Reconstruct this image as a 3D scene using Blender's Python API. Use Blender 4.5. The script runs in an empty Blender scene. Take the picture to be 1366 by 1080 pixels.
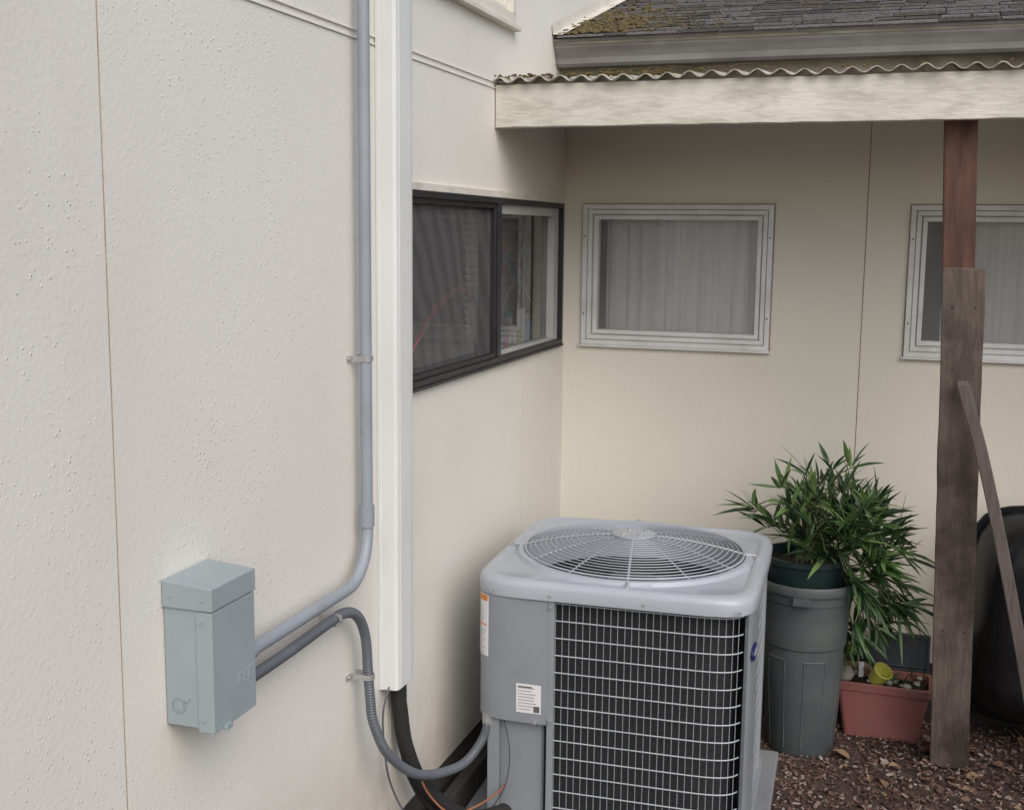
import bpy, math, random
from mathutils import Vector, Matrix, Euler
random.seed(7)
R=random.random
def U(a,b): return a+(b-a)*random.random()
scene=bpy.context.scene
CX,D,H=1.286,4.56,1.8

# ---------------------------------------------------------------- materials
def mat(name,c1,c2=None,rough=.6,scale=8,detail=6,bump=0,bscale=60,metal=0,spec=.5,stretch=(1,1,1),lo=.35,hi=.65,
        dirt=None,dscale=1.5,dlo=.5,dhi=.75,dstretch=(1,1,1),damt=.6):
    m=bpy.data.materials.new(name); m.use_nodes=True; nt=m.node_tree; N=nt.nodes; L=nt.links
    b=N['Principled BSDF']; b.inputs['Roughness'].default_value=rough; b.inputs['Metallic'].default_value=metal
    b.inputs['Specular IOR Level'].default_value=spec
    tc=N.new('ShaderNodeTexCoord'); mp=N.new('ShaderNodeMapping'); mp.inputs['Scale'].default_value=stretch
    L.new(tc.outputs['Object'],mp.inputs[0])
    if c2 is None: c2=tuple(x*.85 for x in c1)
    n=N.new('ShaderNodeTexNoise'); n.inputs['Scale'].default_value=scale; n.inputs['Detail'].default_value=detail
    L.new(mp.outputs[0],n.inputs['Vector'])
    r=N.new('ShaderNodeValToRGB'); r.color_ramp.elements[0].position=lo; r.color_ramp.elements[1].position=hi
    r.color_ramp.elements[0].color=(*c1,1); r.color_ramp.elements[1].color=(*c2,1)
    L.new(n.outputs['Fac'],r.inputs[0]); col=r.outputs[0]
    if dirt:
        mp2=N.new('ShaderNodeMapping'); mp2.inputs['Scale'].default_value=dstretch; L.new(tc.outputs['Object'],mp2.inputs[0])
        n2=N.new('ShaderNodeTexNoise'); n2.inputs['Scale'].default_value=dscale; n2.inputs['Detail'].default_value=8; n2.inputs['Roughness'].default_value=.65
        L.new(mp2.outputs[0],n2.inputs['Vector'])
        mr=N.new('ShaderNodeMapRange'); mr.inputs[1].default_value=dlo; mr.inputs[2].default_value=dhi; mr.inputs[4].default_value=damt
        L.new(n2.outputs['Fac'],mr.inputs[0])
        mx=N.new('ShaderNodeMixRGB'); L.new(mr.outputs[0],mx.inputs[0]); L.new(col,mx.inputs[1]); mx.inputs[2].default_value=(*dirt,1)
        col=mx.outputs[0]
    L.new(col,b.inputs['Base Color'])
    if bump:
        nb=N.new('ShaderNodeTexNoise'); nb.inputs['Scale'].default_value=bscale; nb.inputs['Detail'].default_value=4
        L.new(mp.outputs[0],nb.inputs['Vector'])
        bp=N.new('ShaderNodeBump'); bp.inputs['Strength'].default_value=bump; bp.inputs['Distance'].default_value=.01
        L.new(nb.outputs['Fac'],bp.inputs['Height']); L.new(bp.outputs[0],b.inputs['Normal'])
    return m

def wall_material(name,c1,c2,dirt,bumps=.5):
    m=mat(name,c1,c2,rough=.75,scale=1.3,detail=5,dirt=dirt,dscale=2.2,dstretch=(1,1,.35),dlo=.55,dhi=.85,damt=.4,spec=.3)
    nt=m.node_tree;N=nt.nodes;L=nt.links;b=N['Principled BSDF']; tc=[x for x in N if x.type=='TEX_COORD'][0]
    prev=b.inputs['Base Color'].links[0].from_socket
    sx=N.new('ShaderNodeSeparateXYZ'); L.new(tc.outputs['Object'],sx.inputs[0])
    zr=N.new('ShaderNodeMapRange'); zr.inputs[1].default_value=.14; zr.inputs[2].default_value=.6; zr.inputs[3].default_value=1; zr.inputs[4].default_value=0; L.new(sx.outputs[2],zr.inputs[0])
    gn=N.new('ShaderNodeTexNoise'); gn.inputs['Scale'].default_value=9; gn.inputs['Detail'].default_value=9; L.new(tc.outputs['Object'],gn.inputs['Vector'])
    gm=N.new('ShaderNodeMath'); gm.operation='MULTIPLY'; L.new(zr.outputs[0],gm.inputs[0]); L.new(gn.outputs['Fac'],gm.inputs[1])
    gp=N.new('ShaderNodeMath'); gp.operation='MULTIPLY'; gp.inputs[1].default_value=.75; L.new(gm.outputs[0],gp.inputs[0])
    gx=N.new('ShaderNodeMixRGB'); L.new(gp.outputs[0],gx.inputs[0]); L.new(prev,gx.inputs[1]); gx.inputs[2].default_value=(.30,.23,.18,1); L.new(gx.outputs[0],b.inputs['Base Color'])
    v=N.new('ShaderNodeTexVoronoi'); v.inputs['Scale'].default_value=80; v.inputs['Randomness'].default_value=1
    L.new(tc.outputs['Object'],v.inputs['Vector'])
    mr=N.new('ShaderNodeMapRange'); mr.inputs[1].default_value=.0; mr.inputs[2].default_value=.25; mr.inputs[3].default_value=1; mr.inputs[4].default_value=0
    L.new(v.outputs['Distance'],mr.inputs[0])
    pn=N.new('ShaderNodeTexNoise'); pn.inputs['Scale'].default_value=2.1; pn.inputs['Detail'].default_value=8
    L.new(tc.outputs['Object'],pn.inputs['Vector'])
    pr=N.new('ShaderNodeMapRange'); pr.inputs[1].default_value=.43; pr.inputs[2].default_value=.58; L.new(pn.outputs['Fac'],pr.inputs[0])
    vm=N.new('ShaderNodeMath'); vm.operation='GREATER_THAN'; vm.inputs[1].default_value=.5
    sep=N.new('ShaderNodeSeparateColor'); L.new(v.outputs['Color'],sep.inputs[0]); L.new(sep.outputs[0],vm.inputs[0])
    m1=N.new('ShaderNodeMath'); m1.operation='MULTIPLY'; L.new(mr.outputs[0],m1.inputs[0]); L.new(pr.outputs[0],m1.inputs[1])
    m2=N.new('ShaderNodeMath'); m2.operation='MULTIPLY'; L.new(m1.outputs[0],m2.inputs[0]); L.new(vm.outputs[0],m2.inputs[1])
    n=N.new('ShaderNodeTexNoise'); n.inputs['Scale'].default_value=90; n.inputs['Detail'].default_value=5
    L.new(tc.outputs['Object'],n.inputs['Vector'])
    m3=N.new('ShaderNodeMath'); m3.operation='MULTIPLY_ADD'; m3.inputs[1].default_value=bumps; L.new(m2.outputs[0],m3.inputs[0])
    m4=N.new('ShaderNodeMath'); m4.operation='MULTIPLY'; m4.inputs[1].default_value=.40; L.new(n.outputs['Fac'],m4.inputs[0]); L.new(m4.outputs[0],m3.inputs[2])
    wv=N.new('ShaderNodeTexNoise'); wv.inputs['Scale'].default_value=1.7; wv.inputs['Detail'].default_value=2; L.new(tc.outputs['Object'],wv.inputs['Vector'])
    m5=N.new('ShaderNodeMath'); m5.operation='MULTIPLY_ADD'; m5.inputs[1].default_value=2.0; L.new(wv.outputs['Fac'],m5.inputs[0]); L.new(m3.outputs[0],m5.inputs[2])
    bp=N.new('ShaderNodeBump'); bp.inputs['Strength'].default_value=.6; bp.inputs['Distance'].default_value=.004
    L.new(m5.outputs[0],bp.inputs['Height']); L.new(bp.outputs[0],b.inputs['Normal'])
    return m

M={}
M['wallL']=wall_material('painted_siding',(.765,.752,.702),(.73,.712,.66),(.61,.585,.52),.85)
M['wallB']=wall_material('painted_siding_sheltered',(.77,.74,.655),(.725,.695,.61),(.58,.54,.45),.25)
M['seam']=mat('seam_dark',(.22,.16,.11),(.12,.09,.06),rough=.9)
M['caulk']=mat('seam_caulk',(.33,.25,.20),(.42,.34,.28),rough=.9,scale=20)
M['found']=mat('foundation_concrete',(.06,.055,.052),(.035,.03,.028),rough=.9,bump=.4)
M['cream']=mat('cream_trim',(.72,.70,.63),(.64,.62,.55),rough=.6,dirt=(.3,.27,.2),dscale=5,dlo=.5,dhi=.8,bump=.1)
M['fascia']=mat('weathered_fascia_paint',(.72,.71,.64),(.60,.59,.52),rough=.7,scale=6,dirt=(.26,.24,.18),dscale=9,dstretch=(.7,1,2.2),dlo=.46,dhi=.8,damt=.7,bump=.3,bscale=40,stretch=(.6,1,2))
M['alu']=mat('aluminium_frame',(.78,.79,.78),(.68,.69,.68),rough=.42,metal=.0,dirt=(.36,.35,.32),dscale=9,dlo=.52,dhi=.8,damt=.5)
M['alud']=mat('aluminium_inner_frame',(.50,.50,.49),(.42,.42,.42),rough=.5,metal=.0)
M['bronze']=mat('dark_bronze_frame',(.025,.025,.028),(.015,.015,.018),rough=.45)
M['interior']=mat('room_paint',(.34,.34,.34),(.28,.28,.28),rough=.9)
M['gutter']=mat('gutter_grey',(.32,.315,.31),(.25,.245,.24),rough=.5,dirt=(.13,.12,.105),dscale=6,dlo=.45,dhi=.75,dstretch=(.4,1,2),damt=.7)
M['soffit']=mat('stained_board',(.42,.39,.31),(.22,.195,.15),rough=.85,scale=6,bump=.3)
M['corr']=mat('fibreglass_edge',(.52,.50,.44),(.38,.35,.29),rough=.7,scale=12,dirt=(.14,.12,.08),dscale=14,dlo=.5,dhi=.72,damt=.8,bump=.3)
M['cover']=mat('white_vinyl',(.73,.755,.745),(.69,.715,.705),rough=.42,scale=3,dirt=(.47,.48,.42),dscale=3,dstretch=(1,1,.4),dlo=.5,dhi=.8,damt=.55)
M['pvc']=mat('grey_pvc',(.30,.335,.38),(.265,.30,.345),rough=.42,scale=5,dirt=(.24,.25,.26),dscale=9)
M['flex']=mat('grey_flex',(.115,.13,.15),(.09,.10,.12),rough=.4)
M['steel']=mat('galvanised_steel',(.55,.56,.57),(.42,.43,.44),rough=.4,metal=.6,scale=40)
M['ebox']=mat('box_grey_paint',(.315,.38,.40),(.29,.35,.37),rough=.38,scale=6,bump=.05,bscale=200,dirt=(.27,.3,.3),dscale=8,dlo=.55,dhi=.8)
M['eboxl']=mat('box_emboss',(.25,.30,.315),(.24,.29,.3),rough=.45)
M['rubber']=mat('black_foam',(.012,.012,.013),(.02,.02,.02),rough=.8,bump=.4,bscale=150)
M['copper']=mat('copper_wire',(.32,.14,.07),(.26,.11,.06),rough=.4)
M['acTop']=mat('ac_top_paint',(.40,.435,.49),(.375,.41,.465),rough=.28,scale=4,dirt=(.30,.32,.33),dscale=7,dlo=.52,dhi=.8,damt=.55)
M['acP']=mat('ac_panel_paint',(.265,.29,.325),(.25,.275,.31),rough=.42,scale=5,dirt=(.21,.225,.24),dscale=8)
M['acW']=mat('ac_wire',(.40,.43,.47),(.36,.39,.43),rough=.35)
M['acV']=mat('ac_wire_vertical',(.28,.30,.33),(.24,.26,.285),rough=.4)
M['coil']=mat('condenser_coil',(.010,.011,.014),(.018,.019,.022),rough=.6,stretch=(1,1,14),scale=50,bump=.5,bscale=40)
M['fan']=mat('fan_metal',(.07,.08,.10),(.05,.058,.07),rough=.35,metal=.3)
M['dark']=mat('dark_inside',(.03,.028,.028),(.04,.036,.036),rough=.7)
M['white']=mat('label_white',(.76,.76,.78),(.72,.72,.74),rough=.4)
M['orange']=mat('label_orange',(.7,.22,.03),(.65,.2,.03),rough=.4)
M['ink']=mat('label_ink',(.10,.10,.11),(.12,.12,.12),rough=.5)
M['ink2']=mat('label_ink_soft',(.38,.38,.39),(.44,.44,.44),rough=.5)
M['blue']=mat('badge_blue',(.01,.015,.10),(.01,.015,.09),rough=.25)
M['pad']=mat('plastic_pad',(.24,.255,.27),(.2,.21,.22),rough=.6,bump=.2)
M['pot']=mat('grey_green_can',(.08,.098,.102),(.06,.074,.078),rough=.5,scale=5,dirt=(.14,.14,.13),dscale=6,dlo=.45,dhi=.8,damt=.6,bump=.1)
M['potin']=mat('inner_green_pot',(.022,.042,.044),(.015,.032,.034),rough=.45)
M['terra']=mat('terracotta_plastic',(.30,.115,.10),(.24,.09,.08),rough=.5,scale=6,dirt=(.21,.14,.12),dscale=9,dlo=.45,dhi=.75)
M['soil']=mat('soil',(.035,.025,.018),(.015,.011,.009),rough=.95,scale=30,bump=1,bscale=60)
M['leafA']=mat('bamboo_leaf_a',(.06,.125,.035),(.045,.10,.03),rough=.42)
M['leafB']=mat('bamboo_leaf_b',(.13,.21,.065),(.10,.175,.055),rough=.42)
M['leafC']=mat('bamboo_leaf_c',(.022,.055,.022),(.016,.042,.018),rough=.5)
M['stem']=mat('bamboo_culm',(.14,.17,.06),(.09,.11,.04),rough=.5)
M['woodR']=mat('stained_redwood',(.17,.085,.058),(.095,.05,.036),rough=.75,scale=10,stretch=(3,3,.25),bump=.4,bscale=30,dirt=(.05,.03,.025),dscale=4,dlo=.5,dhi=.75)
M['woodG']=mat('weathered_board',(.17,.135,.115),(.095,.073,.063),rough=.8,scale=11,stretch=(3,3,.22),bump=.5,bscale=30,dirt=(.03,.022,.02),dscale=3.5,dlo=.45,dhi=.66,damt=.85,lo=.3,hi=.7)
M['woodH']=mat('handle_wood',(.14,.12,.11),(.09,.075,.07),rough=.75,scale=14,stretch=(3,3,.3),bump=.3)
M['black']=mat('black_tray',(.008,.0085,.011),(.013,.014,.016),rough=.3,dirt=(.03,.028,.025),dscale=5)
M['yellow']=mat('yellow_green_plastic',(.62,.60,.14),(.52,.52,.1),rough=.4)
M['stone']=mat('grey_stone',(.36,.34,.31),(.24,.22,.2),rough=.85,scale=15,bump=.4)
M['moss']=mat('moss',(.085,.08,.03),(.15,.105,.05),rough=1,scale=25,bump=1)
M['pink']=mat('pink_reflection_and_item',(.9,.10,.2),(.85,.08,.18),rough=.4)  # colours the modelled pink reflections and one small sill item
M['teal']=mat('teal_plastic',(.06,.38,.60),(.05,.32,.52),rough=.4)
M['shA']=mat('shingle_a',(.12,.118,.122),(.09,.088,.092),rough=.95,scale=60,bump=.6,bscale=200)
M['shB']=mat('shingle_b',(.22,.217,.225),(.17,.167,.172),rough=.95,scale=60,bump=.6,bscale=200)
M['shC']=mat('shingle_c',(.16,.148,.135),(.12,.11,.10),rough=.95,scale=60,bump=.6,bscale=200)
M['ground']=mat('dirt_ground',(.07,.044,.036),(.042,.027,.022),rough=1,scale=9,detail=10,bump=1,bscale=45,dirt=(.12,.085,.07),dscale=30,dlo=.5,dhi=.7,damt=.6)
for i,c in enumerate([(.145,.078,.062),(.085,.048,.038),(.24,.175,.15),(.34,.31,.275),(.042,.028,.023)]):
    M['ch%d'%i]=mat('mulch_%d'%i,c,rough=.9,scale=30)
M['dleaf']=mat('dry_leaf',(.25,.17,.10),(.16,.10,.06),rough=.8)

def glass(name,tint,refl=1.0):
    m=bpy.data.materials.new(name); m.use_nodes=True; nt=m.node_tree;N=nt.nodes;L=nt.links; N.clear()
    o=N.new('ShaderNodeOutputMaterial'); t=N.new('ShaderNodeBsdfTransparent'); t.inputs[0].default_value=(*tint,1)
    g=N.new('ShaderNodeBsdfGlossy'); g.inputs['Roughness'].default_value=.02
    f=N.new('ShaderNodeFresnel'); f.inputs[0].default_value=1.5
    mu=N.new('ShaderNodeMath'); mu.operation='MULTIPLY'; mu.inputs[1].default_value=refl; L.new(f.outputs[0],mu.inputs[0])
    n=N.new('ShaderNodeTexNoise'); n.inputs['Scale'].default_value=3; tc=N.new('ShaderNodeTexCoord'); L.new(tc.outputs['Object'],n.inputs[0])
    b=N.new('ShaderNodeBump'); b.inputs['Strength'].default_value=.15; b.inputs['Distance'].default_value=.01; L.new(n.outputs[0],b.inputs['Height']); L.new(b.outputs[0],g.inputs['Normal'])
    mx=N.new('ShaderNodeMixShader'); L.new(mu.outputs[0],mx.inputs[0]); L.new(t.outputs[0],mx.inputs[1]); L.new(g.outputs[0],mx.inputs[2]); L.new(mx.outputs[0],o.inputs[0])
    return m
M['glass']=glass('window_glass',(.92,.94,.94),1.9)
def screen(name,alpha,c,wave=0):
    m=bpy.data.materials.new(name); m.use_nodes=True; nt=m.node_tree;N=nt.nodes;L=nt.links; N.clear()
    o=N.new('ShaderNodeOutputMaterial'); t=N.new('ShaderNodeBsdfTransparent'); d=N.new('ShaderNodeBsdfDiffuse')
    tc=N.new('ShaderNodeTexCoord')
    if wave:
        n=N.new('ShaderNodeTexWave'); n.wave_type='RINGS'; n.inputs['Scale'].default_value=4; n.inputs['Distortion'].default_value=6; n.inputs['Detail'].default_value=2
    else:
        n=N.new('ShaderNodeTexNoise'); n.inputs['Scale'].default_value=6
    L.new(tc.outputs['Object'],n.inputs[0])
    r=N.new('ShaderNodeValToRGB'); r.color_ramp.elements[0].color=(*c,1); r.color_ramp.elements[1].color=tuple(x*(1.35 if wave else 1.5) for x in c)+(1,)
    L.new(n.outputs[1 if wave else 0],r.inputs[0]); L.new(r.outputs[0],d.inputs[0])
    mx=N.new('ShaderNodeMixShader'); mx.inputs[0].default_value=alpha; L.new(t.outputs[0],mx.inputs[1]); L.new(d.outputs[0],mx.inputs[2]); L.new(mx.outputs[0],o.inputs[0])
    return m
M['screenD']=screen('insect_screen_dark',.45,(.15,.15,.155),1)
M['screenL']=screen('insect_screen_grey',.28,(.42,.42,.42))
def cloth(name,c):
    m=bpy.data.materials.new(name); m.use_nodes=True; nt=m.node_tree;N=nt.nodes;L=nt.links
    b=N['Principled BSDF']; b.inputs['Roughness'].default_value=.9
    tc=N.new('ShaderNodeTexCoord'); mp=N.new('ShaderNodeMapping'); mp.inputs['Scale'].default_value=(35,35,1.0); L.new(tc.outputs['Object'],mp.inputs[0])
    n=N.new('ShaderNodeTexNoise'); n.inputs['Scale'].default_value=1; n.inputs['Detail'].default_value=4; L.new(mp.outputs[0],n.inputs[0])
    r=N.new('ShaderNodeValToRGB'); r.color_ramp.elements[0].color=tuple(x*.82 for x in c)+(1,); r.color_ramp.elements[1].color=(*c,1)
    r.color_ramp.elements[0].position=.3; r.color_ramp.elements[1].position=.65
    L.new(n.outputs[0],r.inputs[0]); L.new(r.outputs[0],b.inputs['Base Color'])
    return m
M['curtain']=cloth('sheer_curtain',(.92,.92,.88))

# ---------------------------------------------------------------- mesh builder
class MB:
    def __init__(s): s.v=[];s.f=[];s.mi=[];s.k=0
    def add(s,vs,fs):
        o=len(s.v); s.v+= [tuple(p) for p in vs]; s.f+=[tuple(i+o for i in f) for f in fs]; s.mi+=[s.k]*len(fs)
    def box(s,x0,x1,y0,y1,z0,z1,P=None):
        vs=[(x,y,z) for x in(x0,x1) for y in(y0,y1) for z in(z0,z1)]
        if P: vs=[P(*p) for p in vs]
        s.add(vs,[(0,1,3,2),(4,6,7,5),(0,4,5,1),(2,3,7,6),(0,2,6,4),(1,5,7,3)])
    def loft(s,loops,cap0=True,cap1=True,closed=True):
        n=len(loops[0]); o=[p for l in loops for p in l]; fs=[]
        for i in range(len(loops)-1):
            for j in range(n if closed else n-1):
                a=i*n+j;b=i*n+(j+1)%n; fs.append((a,b,b+n,a+n))
        if cap0: fs.append(tuple(range(n))[::-1])
        if cap1: fs.append(tuple((len(loops)-1)*n+j for j in range(n)))
        s.add(o,fs)
    def tube(s,path,r,n=8,caps=True,closed=False):
        P=[Vector(p) for p in path]; m=len(P); loops=[]; nrm=None
        for i,p in enumerate(P):
            if closed: t=(P[(i+1)%m]-P[i-1]).normalized()
            else: t=(P[min(i+1,m-1)]-P[max(i-1,0)]).normalized()
            if nrm is None:
                a=Vector((0,0,1)) if abs(t.z)<.9 else Vector((1,0,0)); nrm=t.cross(a).normalized()
            else: nrm=(nrm-t*nrm.dot(t)).normalized()
            b=t.cross(nrm); rr=r(i) if callable(r) else r
            loops.append([p+(nrm*math.cos(2*math.pi*k/n)+b*math.sin(2*math.pi*k/n))*rr for k in range(n)])
        if closed: loops.append(loops[0]); caps=False
        s.loft(loops,caps,caps)
    def beam(s,p0,p1,w,d):
        p0=Vector(p0);p1=Vector(p1)
        q=[(-w/2,-d/2),(w/2,-d/2),(w/2,d/2),(-w/2,d/2)]
        s.loft([[p+Vector((a,b,0)) for a,b in q] for p in (p0,p1)])
    def done(s,name,mats,parent=None,smooth=False,bevel=0):
        me=bpy.data.meshes.new(name); me.from_pydata(s.v,[],s.f)
        for m in mats: me.materials.append(M[m])
        for p,i in zip(me.polygons,s.mi): p.material_index=i; p.use_smooth=smooth
        import bmesh as bmm
        b=bmm.new(); b.from_mesh(me); bmm.ops.recalc_face_normals(b,faces=b.faces); b.to_mesh(me); b.free()
        ob=bpy.data.objects.new(name,me); scene.collection.objects.link(ob)
        if smooth:
            try: me.set_sharp_from_angle(angle=math.radians(38))
            except Exception: pass
        if bevel:
            bv=ob.modifiers.new('bevel','BEVEL'); bv.width=bevel; bv.segments=2; bv.limit_method='ANGLE'
        if parent: ob.parent=parent
        return ob
def empty(name,loc=(0,0,0),rot=(0,0,0)):
    e=bpy.data.objects.new(name,None); e.location=loc; e.rotation_euler=rot; e.empty_display_size=.1; scene.collection.objects.link(e); return e
def smooth_path(pts,n=8):
    P=[Vector(p) for p in pts]; P=[P[0]*2-P[1]]+P+[P[-1]*2-P[-2]]; out=[]
    for i in range(1,len(P)-2):
        for k in range(n):
            t=k/n; a,b,c,d=P[i-1],P[i],P[i+1],P[i+2]
            out.append(.5*((2*b)+(c-a)*t+(2*a-5*b+4*c-d)*t*t+(3*b-a-3*c+d)*t**3))
    out.append(P[-2]); return out

PL=lambda u,z,d:(d,u,z)
PB=lambda u,z,d:(u,D-d,z)

# ---------------------------------------------------------------- house
house=empty('house')
def tiles(mb,P,u0,u1,z0,z1,seams,holes,d0,d1,gap=.005):
    es=[u0]+seams+[u1]
    for i in range(len(es)-1):
        a=es[i]+(gap/2 if i else 0); b=es[i+1]-(gap/2 if i<len(es)-2 else 0)
        us=sorted({a,b}|{min(max(h[k],a),b) for h in holes for k in(0,1)})
        for j in range(len(us)-1):
            m=(us[j]+us[j+1])/2
            hs=sorted([(max(h[2],z0),min(h[3],z1)) for h in holes if h[0]<m<h[1] and h[3]>z0 and h[2]<z1])
            z=z0
            for h in hs:
                if h[0]>z: mb.box(us[j],us[j+1],z,h[0],d0,d1,P)
                z=h[1]
            if z<z1: mb.box(us[j],us[j+1],z,z1,d0,d1,P)
WL=(2.96,4.50,1.368,1.91); WU=(2.95,3.87,2.478,3.35)
WB1=(.078,.808,1.366,1.908); WB2=(1.298,2.028,1.366,1.908)
SL=[-1.9,-.7,.5,1.705,2.86]; SU=SL+[4.42,5.6]
mb=MB()
tiles(mb,PL,-3,4.03,.16,2.255,SL,[WL],-.015,0,.0075)
tiles(mb,PL,4.032,4.60,.16,2.255,[],[WL],-.015,0)
tiles(mb,PL,-3,9,2.278,5.2,SU,[WU],-.015,0,.006)
mb.done('side_wall',['wallL'],house)
SB=[1.143,2.36,3.6,4.8]
mb=MB(); tiles(mb,PB,.0,6,.21,2.5,SB,[WB1,WB2],-.015,0,.0035); mb.done('back_wall',['wallB'],house)
mb=MB(); tiles(mb,PL,-3,9,.0,5.2,[],[WL,WU],-.14,-.018); mb.k=0
tiles(mb,PB,-.017,6,.0,2.5,[],[WB1,WB2],-.14,-.018); mb.done('sheathing',['seam'],house)
mb=MB()
for s in SL: mb.box(s-.0036,s+.0036,.17,2.25,-.014,-.0035,PL)
for s in SU: mb.box(s-.0028,s+.0028,2.28,5.1,-.014,-.0035,PL)
for s in SB: mb.box(s-.0016,s+.0016,.22,2.48,-.014,-.003,PB)
mb.done('seam_caulking',['caulk'],house)
mb=MB(); mb.box(-3,D-.02,0,.157,-.017,-.004,PL); mb.box(0,6,0,.207,-.017,-.004,PB); mb.done('foundation',['found'],house)
mb=MB(); mb.box(-3,4.60,2.2565,2.2765,-.014,-.002,PL); mb.box(-3,4.60,2.2555,2.2585,-.014,.004,PL); mb.box(-3,4.6,2.2745,2.2775,-.014,.003,PL); mb.done('wall_flashing',['wallL'],house)
mb=MB(); mb.box(-4,.3,-3.3,9.2,5.2,5.35); mb.done('upper_roof',['soffit'],house)
mb=MB(); mb.box(-4,-.15,-3,-2.9,0,5.2); mb.box(-4,-3.9,-2.9,9,0,5.2); mb.done('rear_walls',['wallL'],house)

def curtain(name,P,u0,u1,z0,z1,d,amp=.012,wl=.045):
    mb=MB(); n=160; pts=[]
    ph=[U(0,6) for _ in range(4)]
    for i in range(n+1):
        u=u0+(u1-u0)*i/n
        o=amp*(math.sin(2*math.pi*u/wl+ph[0]+1.5*math.sin(u*17+ph[1]))*(.6+.4*math.sin(u*9+ph[3]))+.3*math.sin(2*math.pi*u/(wl*.43)+ph[2]))
        pts.append((u,o))
    mb.loft([[P(u,z,d+o*k) for u,o in pts] for z,k in((z0,1),((z0+z1)/2,.9),(z1,.7))],False,False,closed=False)
    return mb.done(name,['curtain'],house,smooth=True)
def ring(mb,P,u0,u1,z0,z1,w,d0,d1):
    mb.box(u0,u1,z0,z0+w,d0,d1,P); mb.box(u0,u1,z1-w,z1,d0,d1,P)
    mb.box(u0,u0+w,z0+w,z1-w,d0,d1,P); mb.box(u1-w,u1,z0+w,z1-w,d0,d1,P)
def alu_window(W,tag):
    u0,u1,z0,z1=W; e=empty('window_'+tag); e.parent=house
    mb=MB(); ring(mb,PB,u0-.002,u1+.002,z0-.002,z1+.002,.018,.001,.016)
    ring(mb,PB,u0+.019,u1-.019,z0+.019,z1-.019,.016,-.02,.009)
    mb.box(u0-.008,u1+.008,z0-.011,z0-.0025,.001,.024,PB)
    mb.k=1; ring(mb,PB,u0+.0155,u1-.0155,z0+.0155,z1-.0155,.004,-.02,.003); ring(mb,PB,u0+.0345,u1-.0345,z0+.0345,z1-.0345,.006,-.045,-.006)
    mb.k=0; ring(mb,PB,u0+.040,u1-.040,z0+.040,z1-.040,.016,-.045,.001)
    mb.done('frame',['alu','alud'],e,bevel=.0012)
    mb=MB(); ring(mb,PB,u0-.0065,u1+.0065,z0-.0145,z1+.0065,.0035,.0003,.003); mb.done('frame_caulk_line',['caulk'],e)
    mb=MB(); a=.056
    mb.add([PB(u0+a,z0+a,-.012),PB(u1-a,z0+a,-.012),PB(u1-a,z1-a,-.012),PB(u0+a,z1-a,-.012)],[(0,1,2,3)]); mb.done('screen',['screenL'],e)
    mb=MB(); mb.add([PB(u0+a,z0+a,-.03),PB(u1-a,z0+a,-.03),PB(u1-a,z1-a,-.03),PB(u0+a,z1-a,-.03)],[(0,1,2,3)]); mb.done('glass',['glass'],e)
    curtain('curtain_'+tag,PB,u0+(.075 if tag=='a' else .12),u1,z0+.02,z1,-.075,.009,.06)
    mb=MB(); mb.box(u0-.3,u1+.3,z0-.3,z1+.3,-.75,-.7,PB); mb.done('room_'+tag,['interior'],e)
    mb=MB()
    for z in (z0+.12,z1-.12):
        mb.tube([PB(u1-.008,z,.012),PB(u1-.008,z,.019)],.003,8); mb.tube([PB(u0+.008,z,.012),PB(u0+.008,z,.019)],.003,8)
    mb.done('frame_screws',['bronze'],e)
alu_window(WB1,'a'); alu_window(WB2,'b')
e=empty('window_slider'); e.parent=house
u0,u1,z0,z1=WL; mb=MB(); um=3.735
ring(mb,PL,u0,u1,z0,z1,.018,-.06,.014); mb.box(um-.016,um+.016,z0+.018,z1-.018,-.06,.012,PL)
ring(mb,PL,u0+.018,um-.016,z0+.018,z1-.018,.016,-.03,.006)
mb.box(u0-.01,u1+.004,z0-.010,z0-.0005,-.01,.018,PL)
mb.done('frame',['bronze'],e,bevel=.0015)
mb=MB(); mb.box(um+.016,u1-.018,z1-.05,z1-.018,-.045,-.004,PL); mb.box(4.42,u1-.018,z0+.018,z1-.05,-.045,-.004,PL); mb.box(um+.016,4.42,z0+.018,z0+.028,-.045,-.004,PL)
mb.done('sash',['alud'],e,bevel=.001)
mb=MB(); mb.box(u0-.02,u1+.01,z1+.001,z1+.022,.001,.012,PL); mb.done('head_trim',['cream'],e,bevel=.001)
mb=MB(); d=-.012; mb.add([PL(u0+.03,z0+.03,d),PL(um-.03,z0+.03,d),PL(um-.03,z1-.03,d),PL(u0+.03,z1-.03,d)],[(0,1,2,3)]); mb.done('screen',['screenD'],e)
mb=MB(); d=-.03; mb.add([PL(u0+.01,z0+.01,d),PL(u1-.03,z0+.01,d),PL(u1-.03,z1-.01,d),PL(u0+.01,z1-.01,d)],[(0,1,2,3)]); mb.done('glass',['glass'],e)
mb=MB(); mb.box(2.7,5.0,.9,2.2,-1.2,-1.15,PL); mb.box(2.7,5.0,z0-.03,z0,-1.15,-.141,PL); mb.box(2.65,2.7,.9,2.2,-1.2,-.15,PL); mb.box(4.96,5.0,.9,2.2,-1.15,-.15,PL)
mb.box(2.65,5.0,2.15,2.2,-1.15,-.15,PL)
mb.done('room_slider',['interior'],e)
mb=MB(); mb.tube(smooth_path([PL(3.04,1.43,-.04),PL(3.14,1.49,-.04),PL(3.28,1.56,-.045),PL(3.44,1.61,-.05),PL(3.58,1.615,-.05),PL(3.63,1.58,-.05)]),.011,8)  # tube modelled in place of a pink reflection on the left pane
mb.tube(smooth_path([PL(3.92,1.78,-.05),PL(3.98,1.72,-.055),PL(4.06,1.75,-.05),PL(4.14,1.66,-.05),PL(4.2,1.70,-.05)]),.003,6)
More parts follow.
